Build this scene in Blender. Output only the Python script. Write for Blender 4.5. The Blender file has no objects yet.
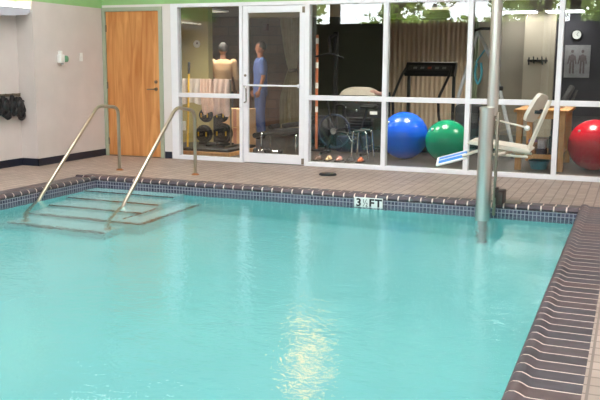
import bpy, bmesh, math, random
from mathutils import Vector, Matrix
random.seed(7)
sc = bpy.context.scene
COL = sc.collection
PI = math.pi

# ------------------------------------------------------------------ camera
cam = bpy.data.cameras.new('camera'); cam_o = bpy.data.objects.new('camera', cam); COL.objects.link(cam_o)
yaw, pitch, roll = 0.3826, 0.1626, 0.0069
F = Vector((-math.sin(yaw)*math.cos(pitch), math.cos(yaw)*math.cos(pitch), -math.sin(pitch)))
R = Vector((math.cos(yaw), math.sin(yaw), 0)); U = R.cross(F)
R2 = R*math.cos(roll)+U*math.sin(roll); U2 = -R*math.sin(roll)+U*math.cos(roll)
M = Matrix((R2, U2, -F)).transposed().to_4x4(); M.translation = Vector((4.308, -10.487, 1.3756))
cam_o.matrix_world = M
cam.sensor_width = 36; cam.lens = 826.2*36/600; cam.clip_start = .05; cam.clip_end = 200
sc.camera = cam_o

# ------------------------------------------------------------------ view + world
sc.view_settings.view_transform = 'Standard'; sc.view_settings.look = 'None'
sc.view_settings.gamma = 1; sc.view_settings.use_curve_mapping = False
sc.view_settings.exposure = 0.0
sc.cycles.max_bounces = 10; sc.cycles.diffuse_bounces = 5; sc.cycles.glossy_bounces = 5
sc.cycles.transmission_bounces = 8; sc.cycles.transparent_max_bounces = 12
sc.cycles.sample_clamp_indirect = 6; sc.cycles.blur_glossy = .3
SKY = 15.0
HALL_FILL = 10.0
GYM_FILL = 43.0
w = bpy.data.worlds.new('World'); sc.world = w; w.use_nodes = True
nt = w.node_tree; bg = nt.nodes['Background']
tc = nt.nodes.new('ShaderNodeTexCoord'); sx = nt.nodes.new('ShaderNodeSeparateXYZ')
cr = nt.nodes.new('ShaderNodeValToRGB'); nt.links.new(tc.outputs['Generated'], sx.inputs[0]); nt.links.new(sx.outputs['Z'], cr.inputs[0])
cr.color_ramp.elements[0].position = 0; cr.color_ramp.elements[0].color = (.95, .97, 1, 1)
cr.color_ramp.elements[1].position = .6; cr.color_ramp.elements[1].color = (.62, .78, 1, 1)
nt.links.new(cr.outputs[0], bg.inputs[0]); bg.inputs[1].default_value = SKY

# ------------------------------------------------------------------ materials
def s2l(c): return tuple(((x/255)/12.92 if x/255 <= .04045 else ((x/255+.055)/1.055)**2.4) for x in c)
MATS = {}
def mat(name, rgb, rough=.6, metal=0, var=.12, scale=6, bump=0, bscale=40, spec=.5, trans=0, emis=None, estr=0, stretch=(1,1,1)):
    if name in MATS: return MATS[name]
    m = bpy.data.materials.new(name); m.use_nodes = True; n = m.node_tree; b = n.nodes['Principled BSDF']
    c = s2l(rgb)
    t = n.nodes.new('ShaderNodeTexCoord'); mp = n.nodes.new('ShaderNodeMapping'); mp.inputs['Scale'].default_value = stretch
    n.links.new(t.outputs['Object'], mp.inputs[0])
    if var > 0:
        nz = n.nodes.new('ShaderNodeTexNoise'); nz.inputs['Scale'].default_value = scale; nz.inputs['Detail'].default_value = 4
        n.links.new(mp.outputs[0], nz.inputs[0])
        r = n.nodes.new('ShaderNodeValToRGB'); n.links.new(nz.outputs[0], r.inputs[0])
        r.color_ramp.elements[0].position = .3; r.color_ramp.elements[0].color = (*[x*(1-var) for x in c], 1)
        r.color_ramp.elements[1].position = .7; r.color_ramp.elements[1].color = (*[min(1, x*(1+var)) for x in c], 1)
        n.links.new(r.outputs[0], b.inputs['Base Color'])
    else: b.inputs['Base Color'].default_value = (*c, 1)
    b.inputs['Roughness'].default_value = rough; b.inputs['Metallic'].default_value = metal
    b.inputs['Specular IOR Level'].default_value = spec
    if bump:
        nb = n.nodes.new('ShaderNodeTexNoise'); nb.inputs['Scale'].default_value = bscale; n.links.new(mp.outputs[0], nb.inputs[0])
        bp = n.nodes.new('ShaderNodeBump'); bp.inputs['Strength'].default_value = bump; bp.inputs['Distance'].default_value = .01
        n.links.new(nb.outputs[0], bp.inputs['Height']); n.links.new(bp.outputs[0], b.inputs['Normal'])
    if emis: b.inputs['Emission Color'].default_value = (*s2l(emis), 1); b.inputs['Emission Strength'].default_value = estr
    MATS[name] = m; return m

def brickmat(name, c1, c2, mortar, bw, bh, ms, offset=.5, axes='xy', rough=.6, bump=.3, noise=.15, spec=.5):
    m = bpy.data.materials.new(name); m.use_nodes = True; n = m.node_tree; b = n.nodes['Principled BSDF']
    g = n.nodes.new('ShaderNodeNewGeometry'); s = n.nodes.new('ShaderNodeSeparateXYZ'); cmb = n.nodes.new('ShaderNodeCombineXYZ')
    n.links.new(g.outputs['Position'], s.inputs[0])
    if axes == 'xy': n.links.new(s.outputs['X'], cmb.inputs[0]); n.links.new(s.outputs['Y'], cmb.inputs[1])
    else:
        ad = n.nodes.new('ShaderNodeMath'); ad.operation = 'ADD'; n.links.new(s.outputs['X'], ad.inputs[0]); n.links.new(s.outputs['Y'], ad.inputs[1])
        n.links.new(ad.outputs[0], cmb.inputs[0]); n.links.new(s.outputs['Z'], cmb.inputs[1])
    t = n.nodes.new('ShaderNodeTexBrick'); n.links.new(cmb.outputs[0], t.inputs['Vector'])
    t.inputs['Scale'].default_value = 1; t.inputs['Brick Width'].default_value = bw; t.inputs['Row Height'].default_value = bh
    t.inputs['Mortar Size'].default_value = ms; t.offset = offset; t.inputs['Mortar Smooth'].default_value = .1
    t.inputs['Color1'].default_value = (*s2l(c1), 1); t.inputs['Color2'].default_value = (*s2l(c2), 1); t.inputs['Mortar'].default_value = (*s2l(mortar), 1)
    nz = n.nodes.new('ShaderNodeTexNoise'); nz.inputs['Scale'].default_value = 1.7; nz.inputs['Detail'].default_value = 6
    n.links.new(g.outputs['Position'], nz.inputs[0])
    mx = n.nodes.new('ShaderNodeMix'); mx.data_type = 'RGBA'; mx.blend_type = 'MULTIPLY'; mx.inputs[0].default_value = 1
    r = n.nodes.new('ShaderNodeValToRGB'); n.links.new(nz.outputs[0], r.inputs[0])
    r.color_ramp.elements[0].position = .3; r.color_ramp.elements[0].color = (1-noise*1.6, 1-noise*1.8, 1-noise*2.1, 1)
    r.color_ramp.elements[1].position = .7; r.color_ramp.elements[1].color = (1, 1, 1, 1)
    n.links.new(t.outputs['Color'], mx.inputs[6]); n.links.new(r.outputs[0], mx.inputs[7]); n.links.new(mx.outputs[2], b.inputs['Base Color'])
    bp = n.nodes.new('ShaderNodeBump'); bp.inputs['Strength'].default_value = bump; bp.inputs['Distance'].default_value = .004; bp.invert = True
    n.links.new(t.outputs['Fac'], bp.inputs['Height']); n.links.new(bp.outputs[0], b.inputs['Normal'])
    b.inputs['Roughness'].default_value = rough; b.inputs['Specular IOR Level'].default_value = spec
    return m

def woodmat(name, c1, c2, sc_=1.0, rough=.45):
    m = bpy.data.materials.new(name); m.use_nodes = True; n = m.node_tree; b = n.nodes['Principled BSDF']
    t = n.nodes.new('ShaderNodeTexCoord'); mp = n.nodes.new('ShaderNodeMapping'); mp.inputs['Scale'].default_value = (9*sc_, 9*sc_, .9*sc_)
    n.links.new(t.outputs['Object'], mp.inputs[0])
    a = n.nodes.new('ShaderNodeTexNoise'); a.inputs['Scale'].default_value = 1.3; a.inputs['Detail'].default_value = 8; a.inputs['Distortion'].default_value = 1.4
    n.links.new(mp.outputs[0], a.inputs[0]); r = n.nodes.new('ShaderNodeValToRGB'); n.links.new(a.outputs[0], r.inputs[0])
    r.color_ramp.elements[0].position = .3; r.color_ramp.elements[0].color = (*s2l(c1), 1)
    r.color_ramp.elements[1].position = .68; r.color_ramp.elements[1].color = (*s2l(c2), 1)
    n.links.new(r.outputs[0], b.inputs['Base Color']); b.inputs['Roughness'].default_value = rough
    return m

M_deck = brickmat('deck_tile', (190, 171, 158), (173, 154, 141), (140, 124, 115), .105, .105, .007, 0, rough=.5, noise=.1, bump=.6)
M_mosaic = brickmat('mosaic_tile', (62, 62, 80), (94, 91, 110), (158, 154, 164), .038, .038, .0042, 0, 'xz', rough=.25, bump=.2, noise=.02)
M_wallL = mat('painted_block_wall', (210, 199, 193), .75, var=.04, scale=3, bump=.15, bscale=25)
M_wallW = mat('white_painted_wall', (222, 216, 212), .7, var=.03, scale=3)
M_green = mat('green_wall_paint', (150, 196, 128), .7, var=.05)
M_navy = mat('navy_rubber_base', (30, 34, 48), .4, var=.1)
M_white = mat('white_aluminium', (236, 236, 240), .35, var=.02)
M_ceil = mat('ceiling_paint', (215, 215, 208), .8, var=.03)
M_frameG = mat('grey_green_door_frame', (164, 172, 150), .45, var=.04)
M_door = woodmat('varnished_birch', (184, 114, 56), (222, 160, 98), .8, .4)
M_table = woodmat('pale_wood', (178, 122, 70), (214, 160, 104), 1.5)
M_steel = mat('stainless_steel', (222, 220, 214), .32, 1, var=.1, scale=3, stretch=(8, 8, .6))
M_rail = mat('polished_rail_steel', (190, 180, 160), .28, 1, var=.12, scale=4)
M_chrome = mat('chrome', (225, 225, 225), .12, 1, var=.05)
M_black = mat('black_plastic', (22, 22, 25), .45, var=.3)
M_vinyl = mat('black_vinyl', (20, 20, 23), .4, var=.2)
M_iron = mat('black_iron', (30, 30, 32), .5, .3, var=.3)
M_lift = mat('cream_plastic', (222, 212, 196), .4, var=.05)
M_greyp = mat('grey_plastic', (150, 150, 150), .5, var=.1)
M_blue = mat('blue_plastic', (50, 130, 208), .4, var=.08)
M_wplastic = mat('white_plastic', (235, 235, 230), .4, var=.02)
M_gfloor = mat('dark_gym_floor', (64, 58, 56), .35, var=.15, scale=2)
M_beige = mat('beige_gym_wall', (176, 162, 110), .8, var=.05)
M_brown = brickmat('brown_brick_wall', (130, 92, 68), (112, 80, 60), (92, 68, 54), .4, .2, .008, .5, 'xz', rough=.8)
M_grey = mat('grey_gym_wall', (150, 140, 126), .8, var=.06, scale=2)
M_greyl = mat('light_grey_gym_wall', (180, 168, 150), .8, var=.05, scale=2)
M_dark = mat('charcoal_gym_wall', (62, 60, 66), .8, var=.06, scale=2)
M_dkgreen = mat('dark_green_grey_wall', (88, 92, 78), .8, var=.06, scale=2)
M_gceil = mat('gym_ceiling', (120, 112, 98), .8, var=.1, scale=2)
M_curtain = mat('beige_curtain', (208, 186, 162), .9, var=.12, scale=6, stretch=(3, 3, .3))
M_curtain2 = mat('grey_beige_curtain', (182, 168, 140), .9, var=.12, scale=8)
M_yellow = mat('yellow_paint', (232, 184, 50), .45, var=.05)
M_red = mat('red_plastic', (170, 40, 38), .4, var=.05)
M_teal = mat('teal_plastic', (60, 140, 160), .4, var=.05)
M_card = mat('peach_cardboard', (205, 160, 118), .8, var=.08)
M_steel_dull = mat('dull_steel', (140, 130, 115), .4, 1)
M_lettering = mat('black_lettering', (14, 14, 16), .5, var=0)

def plastermat():
    m = bpy.data.materials.new('aqua_pool_plaster'); m.use_nodes = True; n = m.node_tree; b = n.nodes['Principled BSDF']
    g = n.nodes.new('ShaderNodeNewGeometry'); nz = n.nodes.new('ShaderNodeTexNoise'); nz.inputs['Scale'].default_value = .8; nz.inputs['Detail'].default_value = 5
    n.links.new(g.outputs['Position'], nz.inputs[0]); r = n.nodes.new('ShaderNodeValToRGB'); n.links.new(nz.outputs[0], r.inputs[0])
    r.color_ramp.elements[0].position = .3; r.color_ramp.elements[0].color = (*s2l((141, 220, 219)), 1)
    r.color_ramp.elements[1].position = .7; r.color_ramp.elements[1].color = (*s2l((153, 228, 227)), 1)
    n.links.new(r.outputs[0], b.inputs['Base Color']); b.inputs['Roughness'].default_value = .8
    return m
M_plaster = plastermat()
M_step = mat('cream_step_plaster', (182, 226, 226), .8, var=.04)
M_nosing = mat('brown_step_tile', (84, 66, 52), .6, var=.3, scale=20)

def copingmat():
    m = bpy.data.materials.new('dark_coping_brick'); m.use_nodes = True; n = m.node_tree; b = n.nodes['Principled BSDF']
    g = n.nodes.new('ShaderNodeNewGeometry'); r = n.nodes.new('ShaderNodeValToRGB'); n.links.new(g.outputs['Random Per Island'], r.inputs[0])
    r.color_ramp.elements[0].color = (*s2l((62, 52, 58)), 1); r.color_ramp.elements[1].color = (*s2l((88, 66, 66)), 1)
    e = r.color_ramp.elements.new(.5); e.color = (*s2l((70, 62, 70)), 1)
    nz = n.nodes.new('ShaderNodeTexNoise'); nz.inputs['Scale'].default_value = 14; nz.inputs['Detail'].default_value = 6; n.links.new(g.outputs['Position'], nz.inputs[0])
    mx = n.nodes.new('ShaderNodeMix'); mx.data_type = 'RGBA'; mx.blend_type = 'OVERLAY'; mx.inputs[0].default_value = .6
    n.links.new(r.outputs[0], mx.inputs[6]); n.links.new(nz.outputs[0], mx.inputs[7]); n.links.new(mx.outputs[2], b.inputs['Base Color'])
    b.inputs['Roughness'].default_value = .42
    return m
M_coping = copingmat()
M_grout = mat('pale_grout', (222, 204, 192), .8, var=.1, scale=20)

def glassmat():
    m = bpy.data.materials.new('window_glass'); m.use_nodes = True; n = m.node_tree; n.nodes.clear()
    o = n.nodes.new('ShaderNodeOutputMaterial'); mx = n.nodes.new('ShaderNodeMixShader'); t = n.nodes.new('ShaderNodeBsdfTransparent'); g = n.nodes.new('ShaderNodeBsdfGlossy')
    g.inputs['Roughness'].default_value = 0.0; t.inputs[0].default_value = (.93, .95, .93, 1)
    f = n.nodes.new('ShaderNodeFresnel'); f.inputs[0].default_value = 1.6
    n.links.new(f.outputs[0], mx.inputs[0]); n.links.new(t.outputs[0], mx.inputs[1]); n.links.new(g.outputs[0], mx.inputs[2]); n.links.new(mx.outputs[0], o.inputs[0])
    return m
M_glass = glassmat()
def watermat():
    m = bpy.data.materials.new('pool_water'); m.use_nodes = True; n = m.node_tree; n.nodes.clear()
    o = n.nodes.new('ShaderNodeOutputMaterial'); g = n.nodes.new('ShaderNodeBsdfGlass')
    g.inputs['IOR'].default_value = 1.33; g.inputs['Roughness'].default_value = .0; g.inputs[0].default_value = (.95, 1, 1, 1)
    geo = n.nodes.new('ShaderNodeNewGeometry')
    def layer(scale, sxyz, detail, dist=0):
        mp = n.nodes.new('ShaderNodeMapping'); mp.inputs['Scale'].default_value = sxyz; mp.inputs['Rotation'].default_value = (0, 0, .25)
        n.links.new(geo.outputs['Position'], mp.inputs[0]); z = n.nodes.new('ShaderNodeTexNoise'); z.inputs['Scale'].default_value = scale; z.inputs['Detail'].default_value = detail
        z.inputs['Distortion'].default_value = dist; n.links.new(mp.outputs[0], z.inputs[0]); return z
    a = layer(13, (1, 1.3, 1), 3, .3); c = layer(2.2, (1, 1.2, 1), 2, .5)
    b1 = n.nodes.new('ShaderNodeBump'); b1.inputs['Strength'].default_value = 1; b1.inputs['Distance'].default_value = .0030
    b2 = n.nodes.new('ShaderNodeBump'); b2.inputs['Strength'].default_value = 1; b2.inputs['Distance'].default_value = .007
    n.links.new(a.outputs[0], b1.inputs['Height']); n.links.new(c.outputs[0], b2.inputs['Height']); n.links.new(b2.outputs[0], b1.inputs['Normal'])
    e_ = layer(34, (1, 1.2, 1), 2, .2); b3 = n.nodes.new('ShaderNodeBump'); b3.inputs['Strength'].default_value = 1; b3.inputs['Distance'].default_value = .0013
    n.links.new(e_.outputs[0], b3.inputs['Height']); n.links.new(b1.outputs[0], b3.inputs['Normal'])
    n.links.new(b3.outputs[0], g.inputs['Normal']); n.links.new(g.outputs[0], o.inputs[0])
    return m
M_water = watermat()

# ------------------------------------------------------------------ builders
ROOT = {}
def tag(o, label=None, cat=None, group=None, kind=None):
    if label: o['label'] = label
    if cat: o['category'] = cat
    if group: o['group'] = group
    if kind: o['kind'] = kind
    return o
def thing(name, label, cat, loc, group=None, kind=None):
    o = bpy.data.objects.new(name, None); COL.objects.link(o); o.location = loc; o.empty_display_size = .1
    ROOT[o.name] = Vector(loc); return tag(o, label, cat, group, kind)
def finish(me, name, m, parent, smooth):
    me.materials.append(m)
    o = bpy.data.objects.new(name, me); COL.objects.link(o)
    if parent is not None:
        L = ROOT[parent.name]; me.transform(Matrix.Translation(-L)); o.parent = parent; ROOT[o.name] = L
    else:
        if me.vertices:
            xs = [v.co for v in me.vertices]; L = Vector(((min(v.x for v in xs)+max(v.x for v in xs))/2, (min(v.y for v in xs)+max(v.y for v in xs))/2, min(v.z for v in xs)))
            me.transform(Matrix.Translation(-L)); o.location = L; ROOT[o.name] = L
    if smooth:
        for p in me.polygons: p.use_smooth = True
        try: me.set_sharp_from_angle(angle=.7)
        except Exception: pass
    return o
class MB:
    def __init__(s): s.bm = bmesh.new()
    def box(s, a, b, bev=0, rot=None, pivot=None):
        t = bmesh.new(); bmesh.ops.create_cube(t, size=1)
        a, b = Vector(a), Vector(b); c = (a+b)/2; d = b-a
        bmesh.ops.scale(t, vec=d, verts=t.verts)
        if bev: bmesh.ops.bevel(t, geom=t.edges[:], offset=bev, segments=2, affect='EDGES', profile=.5)
        bmesh.ops.translate(t, vec=c, verts=t.verts)
        if rot is not None: bmesh.ops.rotate(t, cent=pivot if pivot is not None else c, matrix=rot, verts=t.verts)
        s.join(t); return s
    def join(s, t):
        me = bpy.data.meshes.new('t'); t.to_mesh(me); t.free(); s.bm.from_mesh(me); bpy.data.meshes.remove(me)
    def tube(s, pts, r, seg=10, flat=1.0, caps=True):
        pts = [Vector(p) for p in pts]; rs = r if isinstance(r, (list, tuple)) else [r]*len(pts)
        rings = []; up = None
        for i, p in enumerate(pts):
            d = (pts[min(i+1, len(pts)-1)]-pts[max(i-1, 0)]).normalized()
            if up is None:
                up = Vector((0, 0, 1)) if abs(d.z) < .9 else Vector((1, 0, 0))
            x = d.cross(up).normalized(); y = x.cross(d).normalized(); up = y
            rings.append([s.bm.verts.new(p+(x*math.cos(2*PI*k/seg)+y*math.sin(2*PI*k/seg)*flat)*rs[i]) for k in range(seg)])
        for A, B in zip(rings, rings[1:]):
            for k in range(seg): s.bm.faces.new((A[k], A[(k+1) % seg], B[(k+1) % seg], B[k]))
        if caps: s.bm.faces.new(rings[0][::-1]); s.bm.faces.new(rings[-1])
        return s
    def lathe(s, prof, c, axis='z', seg=24, caps=True):
        c = Vector(c); rings = []
        for r, h in prof:
            ring = []
            for k in range(seg):
                a = 2*PI*k/seg; u, v = r*math.cos(a), r*math.sin(a)
                ring.append(s.bm.verts.new(c+Vector({'z': (u, v, h), 'y': (u, h, v), 'x': (h, u, v)}[axis])))
            rings.append(ring)
        for A, B in zip(rings, rings[1:]):
            for k in range(seg): s.bm.faces.new((A[k], A[(k+1) % seg], B[(k+1) % seg], B[k]))
        for ring in (rings[0][::-1], rings[-1]) if caps else ():
            try: s.bm.faces.new(ring)
            except Exception: pass
        return s
    def ball(s, c, r, sub=3, sc_=(1, 1, 1), rot=None):
        t = bmesh.new(); bmesh.ops.create_icosphere(t, subdivisions=sub, radius=1)
        bmesh.ops.scale(t, vec=Vector(sc_)*r, verts=t.verts)
        if rot is not None: bmesh.ops.rotate(t, cent=(0, 0, 0), matrix=rot, verts=t.verts)
        bmesh.ops.translate(t, vec=c, verts=t.verts); s.join(t); return s
    def prism(s, poly, a, b, axis='y'):
        f = {'y': lambda u, v, h: (u, h, v), 'x': lambda u, v, h: (h, u, v), 'z': lambda u, v, h: (u, v, h)}[axis]
        A = [s.bm.verts.new(f(u, v, a)) for u, v in poly]; B = [s.bm.verts.new(f(u, v, b)) for u, v in poly]
        s.bm.faces.new(A); s.bm.faces.new(B[::-1]); n = len(poly)
        for k in range(n): s.bm.faces.new((A[k], B[k], B[(k+1) % n], A[(k+1) % n]))
        return s
    def grid(s, f, nu, nv, thick=0):
        V = [[s.bm.verts.new(f(i/nu, j/nv)) for j in range(nv+1)] for i in range(nu+1)]
        for i in range(nu):
            for j in range(nv): s.bm.faces.new((V[i][j], V[i+1][j], V[i+1][j+1], V[i][j+1]))
        if thick:
            s.bm.normal_update(); bmesh.ops.solidify(s.bm, geom=s.bm.faces[:], thickness=thick)
        return s
    def build(s, name, m, parent=None, smooth=True):
        bmesh.ops.recalc_face_normals(s.bm, faces=s.bm.faces)
        me = bpy.data.meshes.new(name); s.bm.to_mesh(me); s.bm.free()
        return finish(me, name, m, parent, smooth)
def struct(name, mb, m, smooth=False):
    return tag(mb.build(name, m, None, smooth), kind='structure')
def RZ(a, ax='Z'): return Matrix.Rotation(a, 3, ax)
def smooth_path(pts, n=6):
    # catmull-rom
    P = [Vector(p) for p in pts]; P = [2*P[0]-P[1]]+P+[2*P[-1]-P[-2]]; out = []
    for i in range(1, len(P)-2):
        for k in range(n):
            t = k/n; a, b, c, d = P[i-1:i+3]
            out.append(.5*((2*b)+(-a+c)*t+(2*a-5*b+4*c-d)*t*t+(-a+3*b-3*c+d)*t**3))
    out.append(P[-2]); return out
def fillet(pts, r, n=6):
    P = [Vector(p) for p in pts]; out = [P[0]]
    for a, b, c in zip(P, P[1:], P[2:]):
        d1 = (a-b).normalized(); d2 = (c-b).normalized(); rr = min(r, (a-b).length*.45, (c-b).length*.45)
        p, q = b+d1*rr, b+d2*rr
        for k in range(n+1):
            t = k/n; out.append(p*(1-t)**2+b*2*t*(1-t)+q*t*t)
    out.append(P[-1]); return out
def copy_tree(o, loc=None, label=None):
    c = o.copy(); COL.objects.link(c)
    if loc is not None: c.location = loc
    if label: c['label'] = label
    ROOT[c.name] = Vector(c.location)
    for ch in [x for x in bpy.data.objects if x.parent == o]:
        d = ch.copy(); COL.objects.link(d); d.parent = c
        for g in [x for x in bpy.data.objects if x.parent == ch]:
            e = g.copy(); COL.objects.link(e); e.parent = d
    return c

# ------------------------------------------------------------------ setting: pool hall
WZ = -.105            # water level
PX0, PX1, PY0, PY1 = -1.71, 3.88, -9.3, -2.19     # pool basin
CO = .30
CH = 3.7
XL, XR, YN = -3.36, 7.5, -14.0
f = MB()
f.box((XL-.2, PY1+CO, -.25), (XR, 0, 0)); f.box((XL-.2, PY0-CO, -.25), (PX0-CO, PY1+CO, 0)); f.box((PX1+CO, PY0-CO, -.25), (XR, PY1+CO, 0)); f.box((-9, YN, -.25), (XR, PY0-CO, 0))
struct('floor', f, M_deck)
b = MB(); DEP = -1.2
b.box((PX0-.2, PY0-.2, DEP-.2), (PX1+.2, PY1+.2, DEP))
for a, c in (((PX0-.2, PY0, DEP), (PX0, PY1, -.27)), ((PX1, PY0, DEP), (PX1+.2, PY1, -.27)), ((PX0-.2, PY1, DEP), (PX1+.2, PY1+.2, -.27)), ((PX0-.2, PY0-.2, DEP), (PX1+.2, PY0, -.27))): b.box(a, c)
struct('pool_basin', b, M_plaster)
b = MB()
for a, c in (((PX0-.2, PY0, -.27), (PX0, PY1, -.032)), ((PX1, PY0, -.27), (PX1+.2, PY1, -.032)), ((PX0-.2, PY1, -.27), (PX1+.2, PY1+.2, -.032)), ((PX0-.2, PY0-.2, -.27), (PX1+.2, PY0, -.032))): b.box(a, c)
struct('waterline_tile', b, M_mosaic)
# bullnose brick coping
PROF = [(0, -.032), (0, 0), (.20, 0), (.222, .002), (.245, .014), (.265, .021), (.288, .019), (.306, .006), (.312, -.012), (.306, -.027), (.285, -.032)]
def coping(mb, p0, d, length, inward, pitch=.12, gap=.014, sink=0, cont=False):
    p0, d, inward = Vector(p0), Vector(d), Vector(inward)
    n = 1 if cont else int(round(length/pitch)); L = length if cont else length/n-gap
    for i in range(n):
        s = p0+d*(0 if cont else i*length/n+gap/2)
        A = []; B = []
        for u, v in PROF:
            q = inward*(u-(sink if u > .2 else 0))+Vector((0, 0, v-(sink if v > -.025 else 0)))
            A.append(mb.bm.verts.new(s+q)); B.append(mb.bm.verts.new(s+d*L+q))
        mb.bm.faces.new(A); mb.bm.faces.new(B[::-1]); m_ = len(A)
        for k in range(m_): mb.bm.faces.new((A[k], B[k], B[(k+1) % m_], A[(k+1) % m_]))
runs = [((PX0-CO, PY1+CO, 0), (1, 0, 0), PX1-PX0+CO, (0, -1, 0)),
        ((PX1+CO, PY0-CO, 0), (0, 1, 0), PY1-PY0+2*CO, (-1, 0, 0)),
        ((PX0-CO, PY0, 0), (0, 1, 0), PY1-PY0, (1, 0, 0)),
        ((PX0-CO, PY0-CO, 0), (1, 0, 0), PX1-PX0+CO, (0, 1, 0))]
mb = MB(); mg = MB()
for p, d, L, i in runs: coping(mb, p, d, L, i); coping(mg, p, d, L, i, sink=.0015, cont=True)
struct('pool_coping', mb, M_coping, True); struct('coping_grout', mg, M_grout, True)
# pool steps and side bench
SX0, SX1, BX1 = PX0, -.48, -.27
steps = [(-2.44, .10), (-2.77, .28), (-3.10, .46), (-3.44, .64), (-3.78, .82)]
st = MB(); no = MB(); yprev = PY1
for i, (ys, t) in enumerate(steps):
    z = WZ-t; st.box((SX0, ys, DEP), (SX1, yprev, z)); yprev = ys
    no.box((SX0+.02, ys-.004, z-.04), (SX1, ys+.028, z+.003))
st.box((SX1, -3.44, DEP), (BX1, PY1, WZ-.64))
no.box((SX1, -3.444, WZ-.685), (BX1, -3.405, WZ-.637)); no.box((BX1-.025, -3.44, WZ-.685), (BX1+.004, PY1, WZ-.637))
no.box((SX1-.012, -3.44, WZ-.48), (SX1+.004, -2.80, WZ-.457))
struct('pool_steps', st, M_step); struct('step_nosing', no, M_nosing)
wt = MB(); v = [wt.bm.verts.new(p) for p in ((PX0, PY0, WZ), (PX1, PY0, WZ), (PX1, PY1, WZ), (PX0, PY1, WZ))]; wt.bm.faces.new(v)
o = wt.build('pool_water', M_water, None, False)
if o.data.polygons[0].normal.z < 0: o.data.flip_normals()
tag(o, 'clear turquoise pool water filling the basin', 'water', kind='stuff')

# walls
wl = MB(); wl.box((XL-.2, -9.5, 0), (XL, -1.54, 2.17)); wl.box((XL-.2, -1.54, 0), (-3.09, 0, 2.17)); struct('wall_left', wl, M_wallL)
wl = MB(); wl.box((XL-.2, -4, 2.17), (XL, -1.54, 2.4)); wl.box((XL-.2, -1.54, 2.17), (-3.09, .15, 2.4)); struct('wall_left_upper', wl, M_green)
wl = MB(); wl.box((XL-.2, -9.5, 2.4), (XL, -1.54, CH)); wl.box((XL-.2, -9.5, 2.17), (XL, -4, 2.4)); wl.box((XL-.2, -1.54, 2.4), (-3.09, .15, CH)); struct('wall_left_top', wl, M_wallL)
wl = MB(); wl.box((-9.2, -9.5, 0), (XL-.2, -9.3, CH)); wl.box((-9.2, YN, 0), (-9, -9.5, CH)); struct('wall_side', wl, M_wallL)
wf = MB(); wf.box((-3.29, 0.001, 0), (-3.09, .15, 2.17)); wf.box((-2.06, 0, 0), (-1.93, .15, 2.215)); wf.box((-3.085, 0, 2.18), (-2.06, .15, 2.215)); struct('wall_far', wf, M_wallW)
wf = MB(); wf.box((-3.09, 0, 2.215), (XR, .15, 2.55)); struct('wall_far_upper', wf, M_green)
wf = MB(); wf.box((-3.09, 0, 2.55), (XR, .15, CH)); struct('wall_far_top', wf, M_wallW)
wr = MB(); wr.box((XR, YN, 0), (XR+.2, .15, CH)); struct('wall_right', wr, M_wallL)
SILL = 2.62
wn = MB(); wn.box((-9.2, YN-.2, 0), (-4.3, YN, SILL)); wn.box((-2.88, YN-.2, 0), (XR+.2, YN, SILL)); wn.box((-4.3, YN-.2, 2.50), (-2.88, YN, SILL)); wn.box((-9.2, YN-.2, 3.55), (XR+.2, YN, CH))
for x in (-9.1, -4.5, 2.6, 5.6): wn.box((x-.14, YN-.2, SILL), (x+.14, YN, 3.55))
struct('wall_near', wn, mat('near_wall_paint', (72, 66, 60), .8, var=.05))
dg = MB(); dg.box((-4.3, YN-.15, 0), (-2.88, YN-.08, 2.50)); struct('door_3', dg, M_dkgreen)
ce = MB(); ce.box((-9.2, YN-.2, CH), (XR+.2, .15, CH+.1)); struct('ceiling', ce, M_ceil)
bb = MB(); bb.box((XL, -9.5, 0), (XL+.012, -1.54, .10)); bb.box((XL, -1.552, 0), (-3.078, -1.54, .10)); bb.box((-3.09, -1.552, 0), (-3.078, 0, .10)); struct('baseboard_left', bb, M_navy)
bb = MB(); bb.box((-2.05, -.012, 0), (-1.935, 0, .10)); struct('baseboard_far', bb, M_navy)

# ceiling lights out of view, added to light the hall
proto = None
for ix, x in enumerate((-1.2, 1.6, 4.6)):
    for iy, y in enumerate((-2.3, -5.0, -7.7)):
        if proto is None:
            proto = thing('hall_fill_light', 'long white ceiling light out of view, added to light the pool hall', 'ceiling light', (x, y, CH-.09), 'added ceiling lights over the pool')
            fr = MB(); fr.box((x-1.25, y-.38, CH-.06), (x+1.25, y+.38, CH)); fr.build('frame', M_white, proto, False)
            di = MB(); di.box((x-1.2, y-.33, CH-.085), (x+1.2, y+.33, CH-.06)); di.build('diffuser', mat('hall_fill_diffuser', (255, 255, 255), .5, var=0, emis=(252, 250, 250), estr=HALL_FILL), proto, False)
        else: copy_tree(proto, (x, y, CH-.09))

# wooden door
d1 = thing('door_1', None, None, (-2.58, 0, 0), kind='structure')
fr = MB(); fr.box((-3.085, -.02, 0), (-3.03, .15, 2.18)); fr.box((-2.12, -.02, 0), (-2.062, .15, 2.18)); fr.box((-3.03, -.02, 2.125), (-2.12, .15, 2.18)); fr.build('door_frame', M_frameG, d1, False)
sl = MB(); sl.box((-3.026, .0, .012), (-2.124, .045, 2.122), .002); sl.build('door_slab', M_door, d1, False)
th = MB(); th.box((-3.03, -.02, 0), (-2.12, .12, .011)); th.build('threshold', M_steel_dull, d1, False)
h = MB(); h.lathe([(.027, 0), (.027, -.012), (.014, -.014), (.012, -.05)], (-2.185, 0, 1.005), 'y', 16); h.tube(fillet([(-2.185, -.045, 1.005), (-2.21, -.055, 1.005), (-2.31, -.05, 1.0)], .02), .009); h.build('door_handle', M_steel_dull, d1)
h = MB(); h.lathe([(.024, 0), (.022, -.015), (.01, -.016)], (-2.185, 0, 1.11), 'y', 16); h.build('deadbolt', M_steel_dull, d1)
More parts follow.
